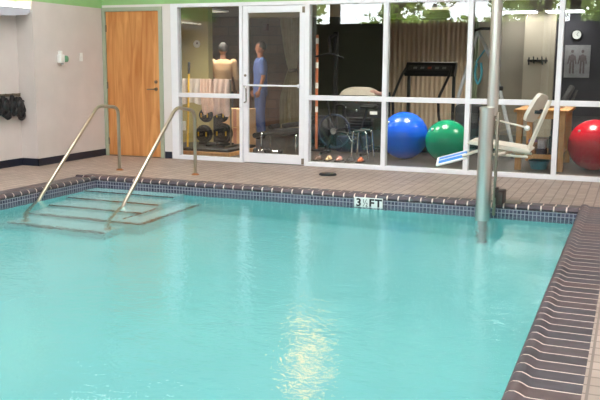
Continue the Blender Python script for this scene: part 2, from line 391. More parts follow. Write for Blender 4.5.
for z in (1.88, 1.05, .22):
    h = MB(); h.tube([(-3.028, -.006, z-.05), (-3.028, -.006, z+.05)], .009, 8); h.box((-3.045, -.003, z-.05), (-3.012, .002, z+.05)); h.build('hinge', M_steel_dull, d1)

# aluminium storefront
fr = MB(); Y0, Y1 = 0.0, .11
def bar(x0, x1, z0, z1, ya=Y0, yb=Y1): fr.box((x0, ya, z0), (x1, yb, z1), .004)
bar(-1.93, -1.815, 0, 2.215); bar(-1.815, -.84, 0, .055); bar(-1.815, -.84, .90, .96); bar(-1.815, XR, 2.165, 2.215)
bar(-.84, -.79, 0, 2.165); bar(.14, .205, 0, 2.165)
mull = [1.26, 2.35, 3.43, 4.52, 5.61, 6.70, 7.47]
for x in mull: bar(x-.031, x+.031, 0, 2.165)
xs = [.205]+mull
for a, c in zip(xs, mull):
    x0 = a+(.031 if a != .205 else 0); bar(x0, c-.031, 0, .055); bar(x0, c-.031, .90, .965)
struct('trim_1', fr, M_white)
k = 1
for x0, x1 in [(-1.815, -.84)]+[(a+(.031 if a != .205 else 0), c-.031) for a, c in zip(xs, mull)]:
    for z0, z1 in ((.055, .90), (.96, 2.165)):
        g = MB(); g.box((x0, .052, z0), (x1, .058, z1)); struct('window_%d' % k, g, M_glass); k += 1
# glass door
d2 = thing('door_2', None, None, (-.33, .05, 0), kind='structure')
fr = MB()
for a in (((-.785, .01, .012), (-.71, .06, 2.16)), ((.06, .01, .012), (.135, .06, 2.16)), ((-.71, .01, .012), (.06, .06, .14)), ((-.71, .01, 2.07), (.06, .06, 2.16))): fr.box(*a, .004)
fr.build('door_leaf', M_white, d2, False)
g = MB(); g.box((-.71, .032, .14), (.06, .038, 2.07)); g.build('glass_pane', M_glass, d2, False)
h = MB(); h.tube([(-.71, -.02, 1.085), (.06, -.02, 1.085)], .013); h.box((-.725, -.03, 1.06), (-.70, .012, 1.11)); h.box((.05, -.03, 1.06), (.075, .012, 1.11)); h.build('push_bar', M_white, d2)
h = MB(); h.tube(fillet([(-.745, .01, 1.075), (-.745, -.05, 1.075), (-.705, -.06, 1.06), (-.705, -.06, .86), (-.745, -.05, .845), (-.745, .01, .845)], .03), .011); h.build('pull_handle', M_chrome, d2)
h = MB(); h.lathe([(.018, .012), (.018, .0), (.006, -.003)], (-.748, 0, 1.22), 'y', 14); h.build('lock_cylinder', M_steel_dull, d2)
for z in (2.10, .06):
    h = MB(); h.box((.105, -.012, z-.04), (.14, .012, z+.04), .003); h.build('pivot_hinge', M_steel_dull, d2)

# warm wall lamp over the glass door, seen mirrored in the pool
wlp = thing('wall_lamp', 'warm amber lamp box on the green wall above the glass door', 'lamp', (.25, -.06, 2.38))
h = MB(); h.box((-.04, -.05, 2.38), (.54, 0, 2.78), .01); h.build('housing', M_wplastic, wlp)
h = MB(); h.box((.0, -.075, 2.42), (.50, -.05, 2.74), .008); h.build('lens', mat('amber_lens', (255, 214, 150), .4, var=0, emis=(255, 172, 88), estr=12), wlp)

# ------------------------------------------------------------------ the gym shell
GY, GX0, GX1, GC = 6.5, -6.0, 8.0, 2.42
g = MB(); g.box((GX0, .15, -.2), (GX1, GY+.2, 0)); g.box((-1.93, .0, -.2), (XR, .15, 0)); struct('gym_floor', g, M_gfloor)
g = MB(); g.box((GX0, .15, GC), (GX1, GY+.2, GC+.1)); struct('gym_ceiling', g, M_gceil)
g = MB(); g.box((-3.3, 1.9, 0), (-2.34, 2.05, GC)); g.box((-3.3, .15, 0), (-3.2, 1.9, GC)); struct('gym_wall_left', g, M_beige)
g = MB(); g.box((GX0-.15, 2.05, 0), (GX0, GY, GC)); g.box((GX0, GY, 0), (-2.25, GY+.15, GC)); g.box((GX0, 1.9, 0), (-3.3, 2.05, GC)); struct('gym_wall_brown', g, M_brown)
g = MB(); g.box((-2.25, GY, 0), (-.4, GY+.15, GC)); struct('gym_wall_green', g, M_dkgreen)  # dark green stands in for a reflection in the glass
g = MB(); g.box((-.4, GY, 0), (2.22, GY+.15, GC)); struct('gym_wall_grey', g, M_grey)
g = MB(); g.box((2.22, GY-.12, 0), (2.80, GY+.15, GC)); struct('gym_wall_column', g, M_greyl)
g = MB(); g.box((2.80, GY, 0), (GX1, GY+.15, GC)); g.box((GX1, .15, 0), (GX1+.15, GY, GC)); struct('gym_wall_dark', g, M_dark)
g = MB(); g.box((-2.34, 3.2, GC-.22), (-.4, 3.45, GC)); struct('gym_beam', g, M_greyl)
pr = None
for x, y in ((-3.6, 4.2), (-1.8, .8), (-2.6, 2.7), (.2, 1.0), (1.0, 4.6), (1.6, 1.0), (3.6, 1.0), (4.4, 4.8)):  # panels added to brighten the gym, several set toward the front
    if pr is None:
        pr = thing('gym_fill_panel', 'square white light panel added in the ceiling to brighten the gym', 'ceiling light', (x, y, GC-.03), 'added light panels in the gym ceiling')
        q = MB(); q.box((x-.32, y-.32, GC-.03), (x+.32, y+.32, GC)); q.build('frame', M_white, pr, False)
        q = MB(); q.box((x-.29, y-.29, GC-.035), (x+.29, y+.29, GC-.028)); q.build('diffuser', mat('gym_fill_diffuser', (255, 255, 255), .5, var=0, emis=(255, 240, 215), estr=.8), pr, False)
        ld = bpy.data.lights.new('narrow_fill_lamp', 'AREA'); ld.shape = 'SQUARE'; ld.size = .55; ld.energy = GYM_FILL; ld.spread = math.radians(125); ld.color = (1, .94, .84)  # added lamp without a louvre; limited spread keeps it out of water reflections
        lo = bpy.data.objects.new('narrow_fill_lamp', ld); COL.objects.link(lo); lo.parent = pr; lo.location = (0, 0, -.012)
    else: copy_tree(pr, (x, y, GC-.03))

for x, lab in ((2.12, 'bright tube light near the gym back wall, the left one'), (2.98, 'bright tube light near the gym back wall, the right one')):
    t = thing('tube_light', lab, 'ceiling light', (x, 6.0, GC-.05), 'tube lights at the back of the gym')
    q = MB(); q.box((x-.36, 5.72, GC-.03), (x+.36, 6.28, GC)); q.build('frame', M_white, t, False)
    q = MB(); q.box((x-.33, 5.75, GC-.045), (x+.33, 6.25, GC-.03)); q.build('diffuser', mat('tube_diffuser', (255, 255, 255), .5, var=0, emis=(255, 255, 255), estr=12), t, False)

# ------------------------------------------------------------------ pool fittings
def handrail(name, label, pts, footpt, endpt):
    t = thing(name, label, 'handrail', footpt, 'stainless handrails into the pool')
    q = MB(); q.tube(fillet(pts, .11, 8), .021, 14); q.build('rail', M_rail, t)
    q = MB(); q.lathe([(.05, 0), (.05, .006), (.032, .016), (.022, .022)], footpt, 'z', 20); q.build('floor_flange', mat('brass_flange', (176, 120, 80), .35, .9), t)
    q = MB(); q.lathe([(.05, 0), (.05, .006), (.032, .016), (.022, .022)], endpt, 'z', 20); q.build('step_flange', M_rail, t)
zt = WZ-.82
handrail('pool_handrail', 'left of the two bent steel pool handrails, nearer the left wall',
         [(-1.87, -1.44, .0), (-1.87, -1.44, .815), (-1.86, -1.88, .855), (-1.66, -3.32, -.12), (-1.56, -3.62, -.5), (-1.56, -3.64, zt)], (-1.87, -1.44, 0), (-1.56, -3.64, zt))
handrail('pool_handrail', 'right of the two bent steel pool handrails, standing before the weights',
         [(-.755, -1.431, .0), (-.755, -1.431, .80), (-.75, -1.88, .865), (-.61, -3.27, -.12), (-.55, -3.58, -.5), (-.55, -3.60, zt)], (-.755, -1.431, 0), (-.55, -3.60, zt))

# depth marker
dm = thing('depth_marker', 'white tile depth sign on the far pool edge reading 3 1/2 FT in black', 'sign', (1.75, PY1-.003, WZ))
q = MB(); q.box((1.60, PY1-.024, -.17), (1.915, PY1-.0135, -.012), .002); q.build('plate', M_wplastic, dm, False)
def text(body, x, z, size, parent, name='lettering', off=.0, y=PY1-.0255, sx_=1):
    c = bpy.data.curves.new(name, 'FONT'); c.body = body; c.size = size; c.extrude = .0012; c.offset = off; c.align_x = 'LEFT'
    o = bpy.data.objects.new(name, c); COL.objects.link(o)
    dg_ = bpy.context.evaluated_depsgraph_get(); me = bpy.data.meshes.new_from_object(o.evaluated_get(dg_)); bpy.data.objects.remove(o)
    me.transform(Matrix.Translation((x, y, z)) @ Matrix.Rotation(PI/2, 4, 'X') @ Matrix.Diagonal((sx_, 1, 1, 1)))
    me.materials.clear()
    return finish(me, name, M_lettering, parent, False)
text('3', 1.622, -.106, .118, dm, off=.004, sx_=1.0)
text('\u00bd', 1.692, -.104, .108, dm, off=.0, sx_=.75)
text('F', 1.765, -.106, .118, dm, off=.004, sx_=1.05)
text('T', 1.832, -.106, .118, dm, off=.004, sx_=1.05)

# black drain disc on the deck
dr = thing('deck_disc', 'black round disc with two pale spots lying on the tiled deck', 'drain cover', (.77, -.76, 0))
q = MB(); q.lathe([(.11, 0), (.112, .012), (.10, .024), (.02, .028)], (.77, -.76, 0), 'z', 32); q.build('cover', M_black, dr)
for dx in (-.05, .055):
    q = MB(); q.lathe([(.022, 0), (.02, .006), (.005, .008)], (.77+dx, -.77, .024), 'z', 14); q.build('cap', mat('dull_bronze', (140, 130, 95), .5, .4), dr)

# ------------------------------------------------------------------ pool lift
lf = thing('pool_lift', 'steel post pool lift with a cream chair and blue footrest', 'pool lift', (3.0, -2.3, 0))
q = MB(); q.tube([(2.985, -2.37, -.22), (2.985, -2.37, .955)], .072, 28); q.lathe([(.078, .0), (.078, .03), (.06, .036)], (2.985, -2.37, .95), 'z', 28); q.build('lower_sleeve', M_steel, lf)
q = MB(); q.tube([(2.985, -2.37, DEP), (2.985, -2.37, -.22)], .045, 20); q.build('underwater_tube', mat('dimmed_underwater_steel', (120, 128, 126), .6, .3), lf)  # duller grey put in to darken the tube below the water
q = MB(); q.tube([(3.03, -2.33, .9), (3.03, -2.33, 2.75)], .053, 24); q.lathe([(.055, 0), (.05, .02), (.02, .03)], (3.03, -2.33, 2.75), 'z', 24); q.build('mast', M_steel, lf)
q = MB(); q.box((3.075, -2.36, -.08), (3.10, -2.31, .93), .004); q.build('guide_rail', M_steel_dull, lf)
q = MB(); q.box((3.10, -2.36, .03), (3.17, -2.12, .16), .01); q.box((3.09, -2.36, .1), (3.12, -2.3, .2)); q.build('bracket', mat('dark_bracket', (70, 60, 55), .5, .6), lf)
q = MB(); q.box((3.02, -2.14, 0), (3.30, -1.90, .02), .004); q.tube([(3.14, -2.05, .02), (3.14, -2.12, .1)], .02); q.build('anchor_plate', M_steel_dull, lf)
YC = -1.95
q = MB(); q.tube(fillet([(3.09, -2.33, .52), (3.14, -2.12, .52), (3.16, -1.95, .50)], .05), .02); q.tube([(3.0, YC-.17, .50), (3.36, YC-.17, .49)], .014); q.tube([(3.0, YC+.17, .50), (3.36, YC+.17, .49)], .014); q.tube([(3.16, YC-.17, .5), (3.16, YC+.17, .5)], .014); q.build('seat_arm', M_lift, lf)
# seat: shallow tray
prof = [(2.76, .595), (2.78, .628), (2.84, .635), (3.0, .612), (3.2, .588), (3.36, .568), (3.385, .55), (3.37, .53), (3.2, .545), (3.0, .568), (2.84, .59)]
q = MB(); q.prism(prof, YC-.21, YC+.21, 'y'); bmesh.ops.bevel(q.bm, geom=[e for e in q.bm.edges if abs(e.verts[0].co.y-e.verts[1].co.y) < 1e-5], offset=.012, segments=2, affect='EDGES'); q.build('seat', M_lift, lf)
# backrest: rounded panel leaning back
def roundrect(wd, ht, r, n=6):
    out = []
    for cx, cy, a0 in ((wd/2-r, ht/2-r, 0), (-wd/2+r, ht/2-r, 90), (-wd/2+r, -ht/2+r, 180), (wd/2-r, -ht/2+r, 270)):
        for k in range(n+1):
            a = math.radians(a0+90*k/n); out.append((cx+r*math.cos(a), cy+r*math.sin(a)))
    return out
q = MB(); q.prism(roundrect(.36, .30, .09), -.017, .017, 'x')
bmesh.ops.rotate(q.bm, cent=(0, 0, 0), matrix=Matrix.Rotation(math.radians(27), 3, 'Y') @ Matrix.Rotation(math.radians(-12), 3, 'Z'), verts=q.bm.verts)
bmesh.ops.translate(q.bm, vec=(3.395, YC, .965), verts=q.bm.verts); q.build('backrest', M_lift, lf)
for s in (-1, 1):
    q = MB(); q.box((-.013, -.02, -.29), (.013, .02, .29), .003, RZ(math.radians(20), 'Y'), Vector((0, 0, 0))); bmesh.ops.translate(q.bm, vec=(3.425, YC+s*.11, .765), verts=q.bm.verts); q.build('back_bar', M_lift, lf)
for yy in (-.13, .1):
    q = MB(); q.tube([(3.40, YC+yy, .93), (3.46, YC+yy, .93)], .018); q.build('mounting_stud', M_black, lf)
for s in (-1,):
    a = MB(); a.tube([(3.04, YC+s*.235, .85), (3.35, YC+s*.235, .782)], .009); ar = a.build('armrest', M_lift, lf)
    a = MB(); a.ball((3.35, YC+s*.245, .778), .028, 3); a.build('armrest_knob', M_wplastic, ar)
for yy in (-.12, .12):
    q = MB(); q.tube([(2.90, YC+yy, .535), (2.70, YC+yy*.6, .458)], .014); q.build('footrest_arm', M_lift, lf)
rot = RZ(math.radians(-17), 'Y') @ RZ(math.radians(24), 'X')
FC = Vector((2.585, YC, .425))
def fpt(x, y, z=0): return FC+rot @ Vector((x, y, z))
q = MB(); q.box((-.15, -.065, -.012), (.15, .065, .012), .006, rot, Vector((0, 0, 0))); bmesh.ops.translate(q.bm, vec=FC, verts=q.bm.verts); fo = q.build('footrest', M_blue, lf)
for y in (-.072, .072):
    q = MB(); q.tube([fpt(-.165, y), fpt(.165, y)], .013); q.build('footrest_edge', M_wplastic, fo)
q = MB(); q.tube([fpt(-.165, -.072), fpt(-.165, .072)], .013); q.build('footrest_edge', M_wplastic, fo)
for y in (0,):
    q = MB(); q.tube([fpt(-.14, y, .012), fpt(.14, y, .012)], .006); q.build('footrest_rib', M_wplastic, fo)

# ------------------------------------------------------------------ left wall fittings
sd = thing('soap_dispenser', 'white soap dispenser on the left wall', 'dispenser', (-3.06, -1.02, 1.36))
q = MB(); q.box((-3.09, -1.075, 1.37), (-3.02, -.985, 1.49), .012); q.build('body', M_wplastic, sd)
q = MB(); q.box((-3.09, -1.055, 1.49), (-3.04, -1.005, 1.54), .01); q.build('top', M_wplastic, sd)
q = MB(); q.box((-3.05, -1.05, 1.352), (-3.025, -1.01, 1.372), .004); q.build('nozzle', M_greyp, sd)
q = MB(); q.lathe([(.045, 0), (.045, .02), (.02, .03)], (-3.09, -.885, 1.43), 'x', 16); o = q.build('push_button', mat('green_button', (110, 165, 130), .5), None); tag(o, 'small round green button beside the white soap dispenser', 'button')
ls = thing('light_switch', 'white light switch on the left wall near the wooden door', 'light switch', (-3.08, -.54, 1.4))
q = MB(); q.box((-3.09, -.575, 1.40), (-3.08, -.505, 1.52), .003); q.build('plate', M_wplastic, ls); q = MB(); q.box((-3.08, -.55, 1.44), (-3.072, -.53, 1.48), .002); q.build('toggle', M_wplastic, ls)
# wall light, top left
wl2 = thing('wall_light', 'long white light fixture high on the left wall', 'wall light', (-3.25, -2.3, 2.0))
q = MB(); q.prism([(-1.60, 2.075), (-1.475, 2.075), (-1.60, 1.99), (-1.9, 1.965), (-3.0, 1.965), (-3.0, 2.075)], -3.36, -3.12, 'x'); q.build('housing', mat('pale_grey_fixture', (190, 190, 200), .5, var=.03), wl2, False)
q = MB(); q.box((-3.35, -3.0, 2.075), (-3.125, -1.48, 2.10)); q.build('up_diffuser', mat('up_light', (255, 255, 240), .5, var=0, emis=(255, 250, 225), estr=5), wl2, False)
# black straps and floats on hooks
hk = thing('hook_rail', 'steel hook rail on the left wall carrying black swim gear', 'hook rail', (-3.35, -1.9, .95))
q = MB(); q.box((-3.36, -2.55, .93), (-3.345, -1.50, .97)); q.build('rail', M_steel_dull, hk, False)
for y in (-1.50, -1.62, -1.76, -1.90, -2.04, -2.2):
    q = MB(); q.tube(fillet([(-3.35, y, .955), (-3.30, y, .945), (-3.275, y, .975)], .015), .006, 8); q.build('hook', M_steel_dull, hk)
random.seed(3)
for i, y in enumerate((-1.64, -1.78, -1.92, -2.06, -2.22)):
    q = MB()
    for k in range(4):
        yy = y+random.uniform(-.05, .05); z0 = random.uniform(.88, .95); lo = random.uniform(.64, .76)
        pts = smooth_path([(-3.30, yy, z0), (-3.27, yy-.05, (z0+lo)/2+.03), (-3.28, yy-.02, lo), (-3.26, yy+.04, lo+.02), (-3.29, yy+.05, (z0+lo)/2), (-3.30, yy+.01, z0)], 4)
        q.tube(pts, random.uniform(.014, .024), 7)
    q.ball((-3.28, y, .81), .065, 2, (.7, 1, 1.3))
    o = q.build('swim_belt', M_vinyl); tag(o, 'tangled black swim belt hanging on the left wall hook rail', 'swim belt', 'black swim belts on the wall hooks')
q = MB()
for k in range(3): q.tube(smooth_path([(-3.30, -1.50, .93), (-3.28, -1.46+.03*k, .90-.03*k), (-3.28, -1.50+.02*k, .85-.04*k), (-3.29, -1.56, .88)], 4), .005, 6)
o = q.build('loose_strap', M_vinyl); tag(o, 'thin black strap end dangling from the last wall hook, nearest the corner', 'strap')

# ------------------------------------------------------------------ gym objects
def exball(name, label, c, r, rgb):
    t = thing(name, label, 'exercise ball', (c[0], c[1], 0), 'inflatable exercise balls')
    prof = []
    for k in range(49):
        a = -PI/2+PI*k/48; rr = r*(1+.004*math.cos(a*28)); prof.append((max(.0005, rr*math.cos(a)), r+r*math.sin(a)))
    q = MB(); q.lathe(prof, (c[0], c[1], 0), 'z', 48)
    q.build('ball', mat(name+label[:6], rgb, .25, var=.05, scale=2), t)
    q = MB(); d = Vector((-.55, -.62, .58)).normalized(); q.ball(Vector((c[0], c[1], r))+d*r, .02, 2, (1, 1, 1)); q.build('plug', M_wplastic, t)
    return t
exball('exercise_ball', 'blue exercise ball on the gym floor, left of the green one', (1.17, 1.44), .348, (24, 92, 226))
exball('exercise_ball', 'green exercise ball, the smallest, beside the blue one', (1.845, 1.24), .307, (18, 140, 100))
exball('exercise_ball', 'red exercise ball at the right, beyond the wooden table', (3.835, 1.2), .34, (196, 24, 44))

# treadmill
tm = thing('treadmill', 'black treadmill in front of the beige curtain', 'treadmill', (1.15, 3.0, 0))
q = MB()
q.prism([(2.90, 1.20), (2.86, 1.24), (3.02, 1.42), (3.10, 1.43), (3.14, 1.40), (3.05, 1.2)], .76, 1.58, 'x'); co = q.build('console', M_black, tm, False)
q = MB(); q.box((-.36, -.004, -.055), (.36, .004, .055), .002, RZ(math.radians(-42), 'X'), Vector((0, 0, 0))); bmesh.ops.translate(q.bm, vec=(1.17, 2.925, 1.335), verts=q.bm.verts); q.build('control_panel', mat('console_face', (60, 56, 58), .3, var=.4, scale=30), co, False)
for i in range(5):
    q = MB(); q.box((-.03, -.004, -.02), (.03, .004, .02), 0, RZ(math.radians(-42), 'X'), Vector((0, 0, 0))); bmesh.ops.translate(q.bm, vec=(.93+i*.12, 2.915, 1.335), verts=q.bm.verts); q.build('display', mat('display%d' % (i == 2), (170, 70, 50) if i == 2 else (130, 130, 125), .3), co, False)
for x in (.80, 1.55):
    q = MB(); q.box((x-.022, 3.0, .15), (x+.022, 3.07, 1.3), .006); q.build('upright', M_black, tm)
for s, x in ((-1, .78), (1, 1.52)):
    q = MB(); q.tube(fillet([(x, 3.0, 1.36), (x+s*.02-.02, 2.8, 1.22), (x-.09, 2.45, .86), (x-.07, 2.45, .55), (x, 2.7, .2)], .08), .022); q.build('handrail', M_black, tm)
q = MB(); q.box((.72, 1.95, .05), (1.62, 3.2, .15), .02); q.build('deck', M_iron, tm)
q = MB(); q.box((.90, 1.97, .15), (1.44, 2.9, .158)); q.build('belt', M_vinyl, tm, False)
q = MB(); q.box((.80, 2.85, .13), (1.55, 3.3, .30), .04); q.build('motor_hood', M_black, tm)
for x in (.76, 1.58):
    for y in (2.0, 3.15):
        q = MB(); q.box((x-.03, y-.03, 0), (x+.03, y+.03, .06)); q.build('foot', M_black, tm, False)

# curtains
def curtain(mb, x0, x1, y, z0, z1, folds, amp, tie=None):
    def fn(u, v):
        z = z0+(z1-z0)*v; x = x0+(x1-x0)*u
        if tie:
            zt_, mn = tie; k = min(1, abs(z-zt_)/(.9 if z > zt_ else .55)); k = mn+(1-mn)*(k**.7); xc = (x0+x1)/2+.05; x = xc+(x-xc)*k
        return Vector((x, y+amp*math.sin(u*folds*2*PI)+.4*amp*math.sin(u*folds*5.1+v*2), z))
    mb.grid(fn, folds*10, 24, .004); return mb
c1 = thing('curtain', 'wide beige pleated curtain on the gym back wall behind the treadmill', 'curtain', (.55, 6.3, 0))
q = MB(); curtain(q, -.55, 1.14, 6.3, .04, 2.28, 17, .02); q.build('cloth', M_curtain, c1)
q = MB(); q.tube([(-.65, 6.3, 2.31), (1.20, 6.3, 2.31)], .015); q.box((-.6, 6.3, 2.3), (-.57, 6.5, 2.33)); q.box((1.14, 6.3, 2.3), (1.17, 6.5, 2.33)); q.build('rod', M_steel_dull, c1)
c2 = thing('curtain', 'narrow grey-beige curtain tied at its waist, seen through the glass door', 'curtain', (-1.68, 4.0, 0))
q = MB(); curtain(q, -1.95, -1.50, 4.0, .18, 2.39, 7, .03, (1.27, .35)); q.build('cloth', M_curtain2, c2)
q = MB(); q.lathe([(.075, -.03), (.085, 0), (.075, .03)], (-1.675, 4.0, 1.27), 'z', 20); q.build('tie_band', mat('tie_band', (90, 78, 62), .8), c2)
c3 = thing('curtain', 'thin pale green drape hanging right of the wide beige curtain', 'curtain', (1.3, 6.25, 0))
q = MB(); curtain(q, 1.22, 1.36, 6.25, .1, 2.36, 3, .03); q.build('cloth', mat('pale_green_drape', (150, 158, 130), .9), c3)

# beige wall items
th = thing('thermostat', 'round white thermostat on the beige gym wall', 'thermostat', (-2.55, 1.89, 1.70))
q = MB(); q.lathe([(.06, 0), (.06, -.02), (.045, -.03)], (-2.55, 1.90, 1.70), 'y', 24); q.build('cover', M_wplastic, th); q = MB(); q.lathe([(.018, -.03), (.016, -.036)], (-2.535, 1.90, 1.712), 'y', 14); q.build('dial', M_black, th)
q = MB(); q.box((-2.925, 1.885, 1.13), (-2.85, 1.90, 1.27), .003); o = q.build('wall_switch', M_wplastic); tag(o, 'pale switch plate on the beige gym wall above the towels', 'light switch')
q = MB(); q.box((-2.86, 1.885, .25), (-2.79, 1.90, .41), .003); o = q.build('wall_outlet', M_wplastic); tag(o, 'pale outlet plate low on the beige gym wall below the towels', 'outlet')
q = MB(); q.box((-3.42, 6.44, 2.10), (-3.30, 6.5, 2.25), .01); o = q.build('alarm_bell', mat('dark_red_box', (96, 38, 30), .5)); tag(o, 'small dark red alarm box high on the brown gym wall', 'alarm')

# towel rack with towels
tr = thing('towel_rack', 'metal towel rail carrying pale towels behind the left window', 'towel rack', (-1.93, 1.0, 0))
q = MB(); q.tube([(-2.40, 1.0, 1.13), (-1.46, 1.0, 1.13)], .012); q.build('top_bar', M_steel_dull, tr)
for x in (-2.38, -1.48):
    q = MB(); q.tube([(x, 1.0, .12), (x, 1.0, 1.13)], .013); q.tube([(x, .8, .116), (x, 1.2, .116)], .015); q.build('post', M_steel_dull, tr)
def towel(x0, x1, zlo, m, lab, seed):
    rnd = random.Random(seed); ph = rnd.uniform(0, 6); k1 = rnd.uniform(2, 3.5)
    def fn(u, v):
        x = x0+(x1-x0)*u; a = (v-.5)*2; drop = (1.145-zlo)
        z = 1.145-max(0, abs(a)-.06)*drop/.94*(1+.06*math.sin(u*7+ph)*(1 if a < 0 else .5))
        yy = 1.0+(.03 if a > 0 else -.03)*min(1, abs(a)/.06)+.018*math.sin(u*k1*2*PI+ph+abs(a)*1.2)*min(1, abs(a)*2)
        return Vector((x+.012*math.sin(a*4+ph), yy, z))
    q = MB(); q.grid(fn, 40, 36, .006); o = q.build('towel', m); tag(o, lab, 'towel', 'towels over the gym rail')
towel(-2.36, -1.99, .76, mat('white_towel', (222, 210, 204), .95, var=.08, scale=8), 'white towel draped at the left end of the rail', 1)
towel(-1.98, -1.78, .62, mat('peach_towel', (226, 192, 176), .95, var=.12, scale=8), 'peach towel draped in the middle of the rail', 2)
towel(-1.77, -1.50, .60, mat('pink_towel', (214, 184, 174), .95, var=.14, scale=8), 'pinkish towel draped at the right end of the rail', 3)
bp = thing('broom', 'yellow pole with black tip leaning among the towels', 'pole', (-2.13, .78, .10))
q = MB(); q.tube([(-2.10, .74, .10), (-2.128, .86, 1.22)], .016); q.build('handle', M_yellow, bp); q = MB(); q.tube([(-2.128, .86, 1.22), (-2.132, .88, 1.40)], .019); q.build('grip', M_black, bp)

# weight tree and plates
wtx, wty = -1.865, 1.25
wt_ = thing('weight_rack', 'black upright weight tree holding round plates', 'weight rack', (wtx, wty, .12))
q = MB(); q.box((wtx-.035, wty-.035, .13), (wtx+.035, wty+.035, .72), .006); q.build('post', M_iron, wt_)
q = MB(); q.box((wtx-.3, wty-.03, .10), (wtx+.3, wty+.03, .14), .005); q.box((wtx-.03, wty-.3, .10), (wtx+.03, wty+.2, .14), .005); q.build('base', M_iron, wt_)
spots = [(-.15, .57, .115), (.13, .58, .115), (-.19, .27, .145), (.15, .29, .165)]
for dx, z, r in spots:
    q = MB(); q.tube([(wtx, wty, z), (wtx+dx, wty, z)], .016); q.tube([(wtx+dx, wty+.03, z), (wtx+dx, wty-.19, z)], .012); q.build('peg', M_steel_dull, wt_)
names = ['upper left', 'upper right', 'lower left', 'lower right']
for (dx, z, r), nm in zip(spots, names):
    for j in range(2):
        y = wty-.05-j*.055; rr = r*(1-.16*j); c = (wtx+dx, y, z)
        t = thing('weight_plate', 'black weight plate with yellow marks, %s peg of the tree, %s' % (nm, 'outer smaller one' if j else 'inner larger one'), 'weight plate', (c[0], c[1], z-rr), 'round plates on the weight tree')
        q = MB(); q.lathe([(.018, .018), (rr*.9, .018), (rr, .012), (rr, -.012), (rr*.93, -.02), (rr*.78, -.02), (rr*.74, -.010), (rr*.4, -.010), (rr*.35, -.02), (.018, -.02), (.018, .018)], c, 'y', 32); q.build('disc', M_iron, t)
        for s in (-1, 1):
            q = MB(); q.box((c[0]+s*rr*.57-.012, y-.0135, z-.035), (c[0]+s*rr*.57+.012, y-.0095, z+.035)); q.build('mark', M_yellow, t, False)
# cartons
ct = None
for i, z in enumerate((0, .32)):
    lab = ['peach cardboard carton on the floor behind the weight tree', 'peach cardboard carton stacked on top of the other behind the weights'][i]
    x0, x1, y0, y1 = (-2.10, -1.66, 1.95, 2.3)
    t = thing('carton', lab, 'box', (-1.88, 2.12, z), 'cartons behind the weights')
    q = MB(); q.box((x0, y0, z), (x1, y1, z+.315), .004); q.build('box', M_card, t, False)
    q = MB(); q.box((-1.91, y0-.002, z+.02), (-1.85, y0-.0005, z+.316)); q.build('tape', mat('carton_tape', (170, 110, 90), .4), t, False)
q = MB(); q.box((-2.48, .55, .0), (-1.28, 1.55, .06), .006); o = q.build('wood_platform', M_table); tag(o, 'low brown wooden platform under the weight tree', 'platform')
q = MB(); q.box((-2.45, .57, .06), (-1.30, 1.53, .10), .015); o = q.build('floor_mat', M_vinyl); tag(o, 'black mat lying on the wooden platform beneath the weights', 'mat')

# weight bench seen through the glass door
wb = thing('weight_bench', 'low black padded bench with chrome frame behind the glass door', 'bench', (-.8, 1.6, 0))
q = MB(); q.box((-1.05, 1.45, .29), (-.5, 1.75, .37), .025, RZ(math.radians(-4), 'Y')); q.build('seat_pad', M_vinyl, wb)
q = MB(); q.box((-.98, 1.8, .38), (-.52, 2.2, .46), .03, RZ(math.radians(-8), 'Y')); q.build('back_pad', M_vinyl, wb)
for x in (-1.15, -.56):
    q = MB(); q.tube(fillet([(x, 1.42, .02), (x, 1.42, .3), (x, 1.78, .3), (x, 1.78, .02)], .06), .016); q.build('leg', M_chrome, wb)
q = MB(); q.tube([(-1.2, 1.6, .27), (-.5, 1.6, .29)], .02); q.tube(fillet([(-1.0, 1.6, .27), (-1.04, 1.55, .40), (-1.0, 1.5, .43)], .04), .016); q.build('frame', M_iron, wb)
q = MB(); q.tube([(-1.25, 1.38, .26), (-1.25, 1.8, .26)], .042, 14); q.tube([(-1.0, 1.42, .40), (-1.0, 1.75, .40)], .035, 14); q.build('leg_roller', M_vinyl, wb)
db = None
for i, (x, y, lab) in enumerate(((-1.06, 1.2, 'small dark dumbbell on the gym floor, left one'), (-.80, 1.15, 'small dark dumbbell on the gym floor, right one'))):
    t = thing('dumbbell', lab, 'dumbbell', (x, y, 0), 'dark dumbbells on the gym floor')
    q = MB(); q.tube([(x-.07, y, .045), (x+.07, y, .045)], .014); q.build('grip', M_chrome, t)
    for s in (-1, 1):
        q = MB(); q.lathe([(.03, -.03), (.044, -.02), (.044, .02), (.03, .03)], (x+s*.09, y, .045), 'x', 16); q.build('weight', M_iron, t)

# orange-white pole
op = thing('striped_pole', 'upright orange pole with white bands behind the glass right of the door', 'pole', (-.44, 2.0, 0))
q = MB(); q.tube([(-.44, 2.0, .0), (-.44, 2.0, 1.84)], .022, 16); q.build('pole', mat('orange_paint', (196, 112, 76), .4), op)
for z in (1.0, 1.32, 1.7, .62):
    q = MB(); q.tube([(-.44, 2.0, z), (-.44, 2.0, z+.09)], .0232, 16); q.build('band', M_wplastic, op)
q = MB(); q.lathe([(.13, 0), (.13, .02), (.04, .03)], (-.44, 2.0, 0), 'z'); q.build('base', M_iron, op)

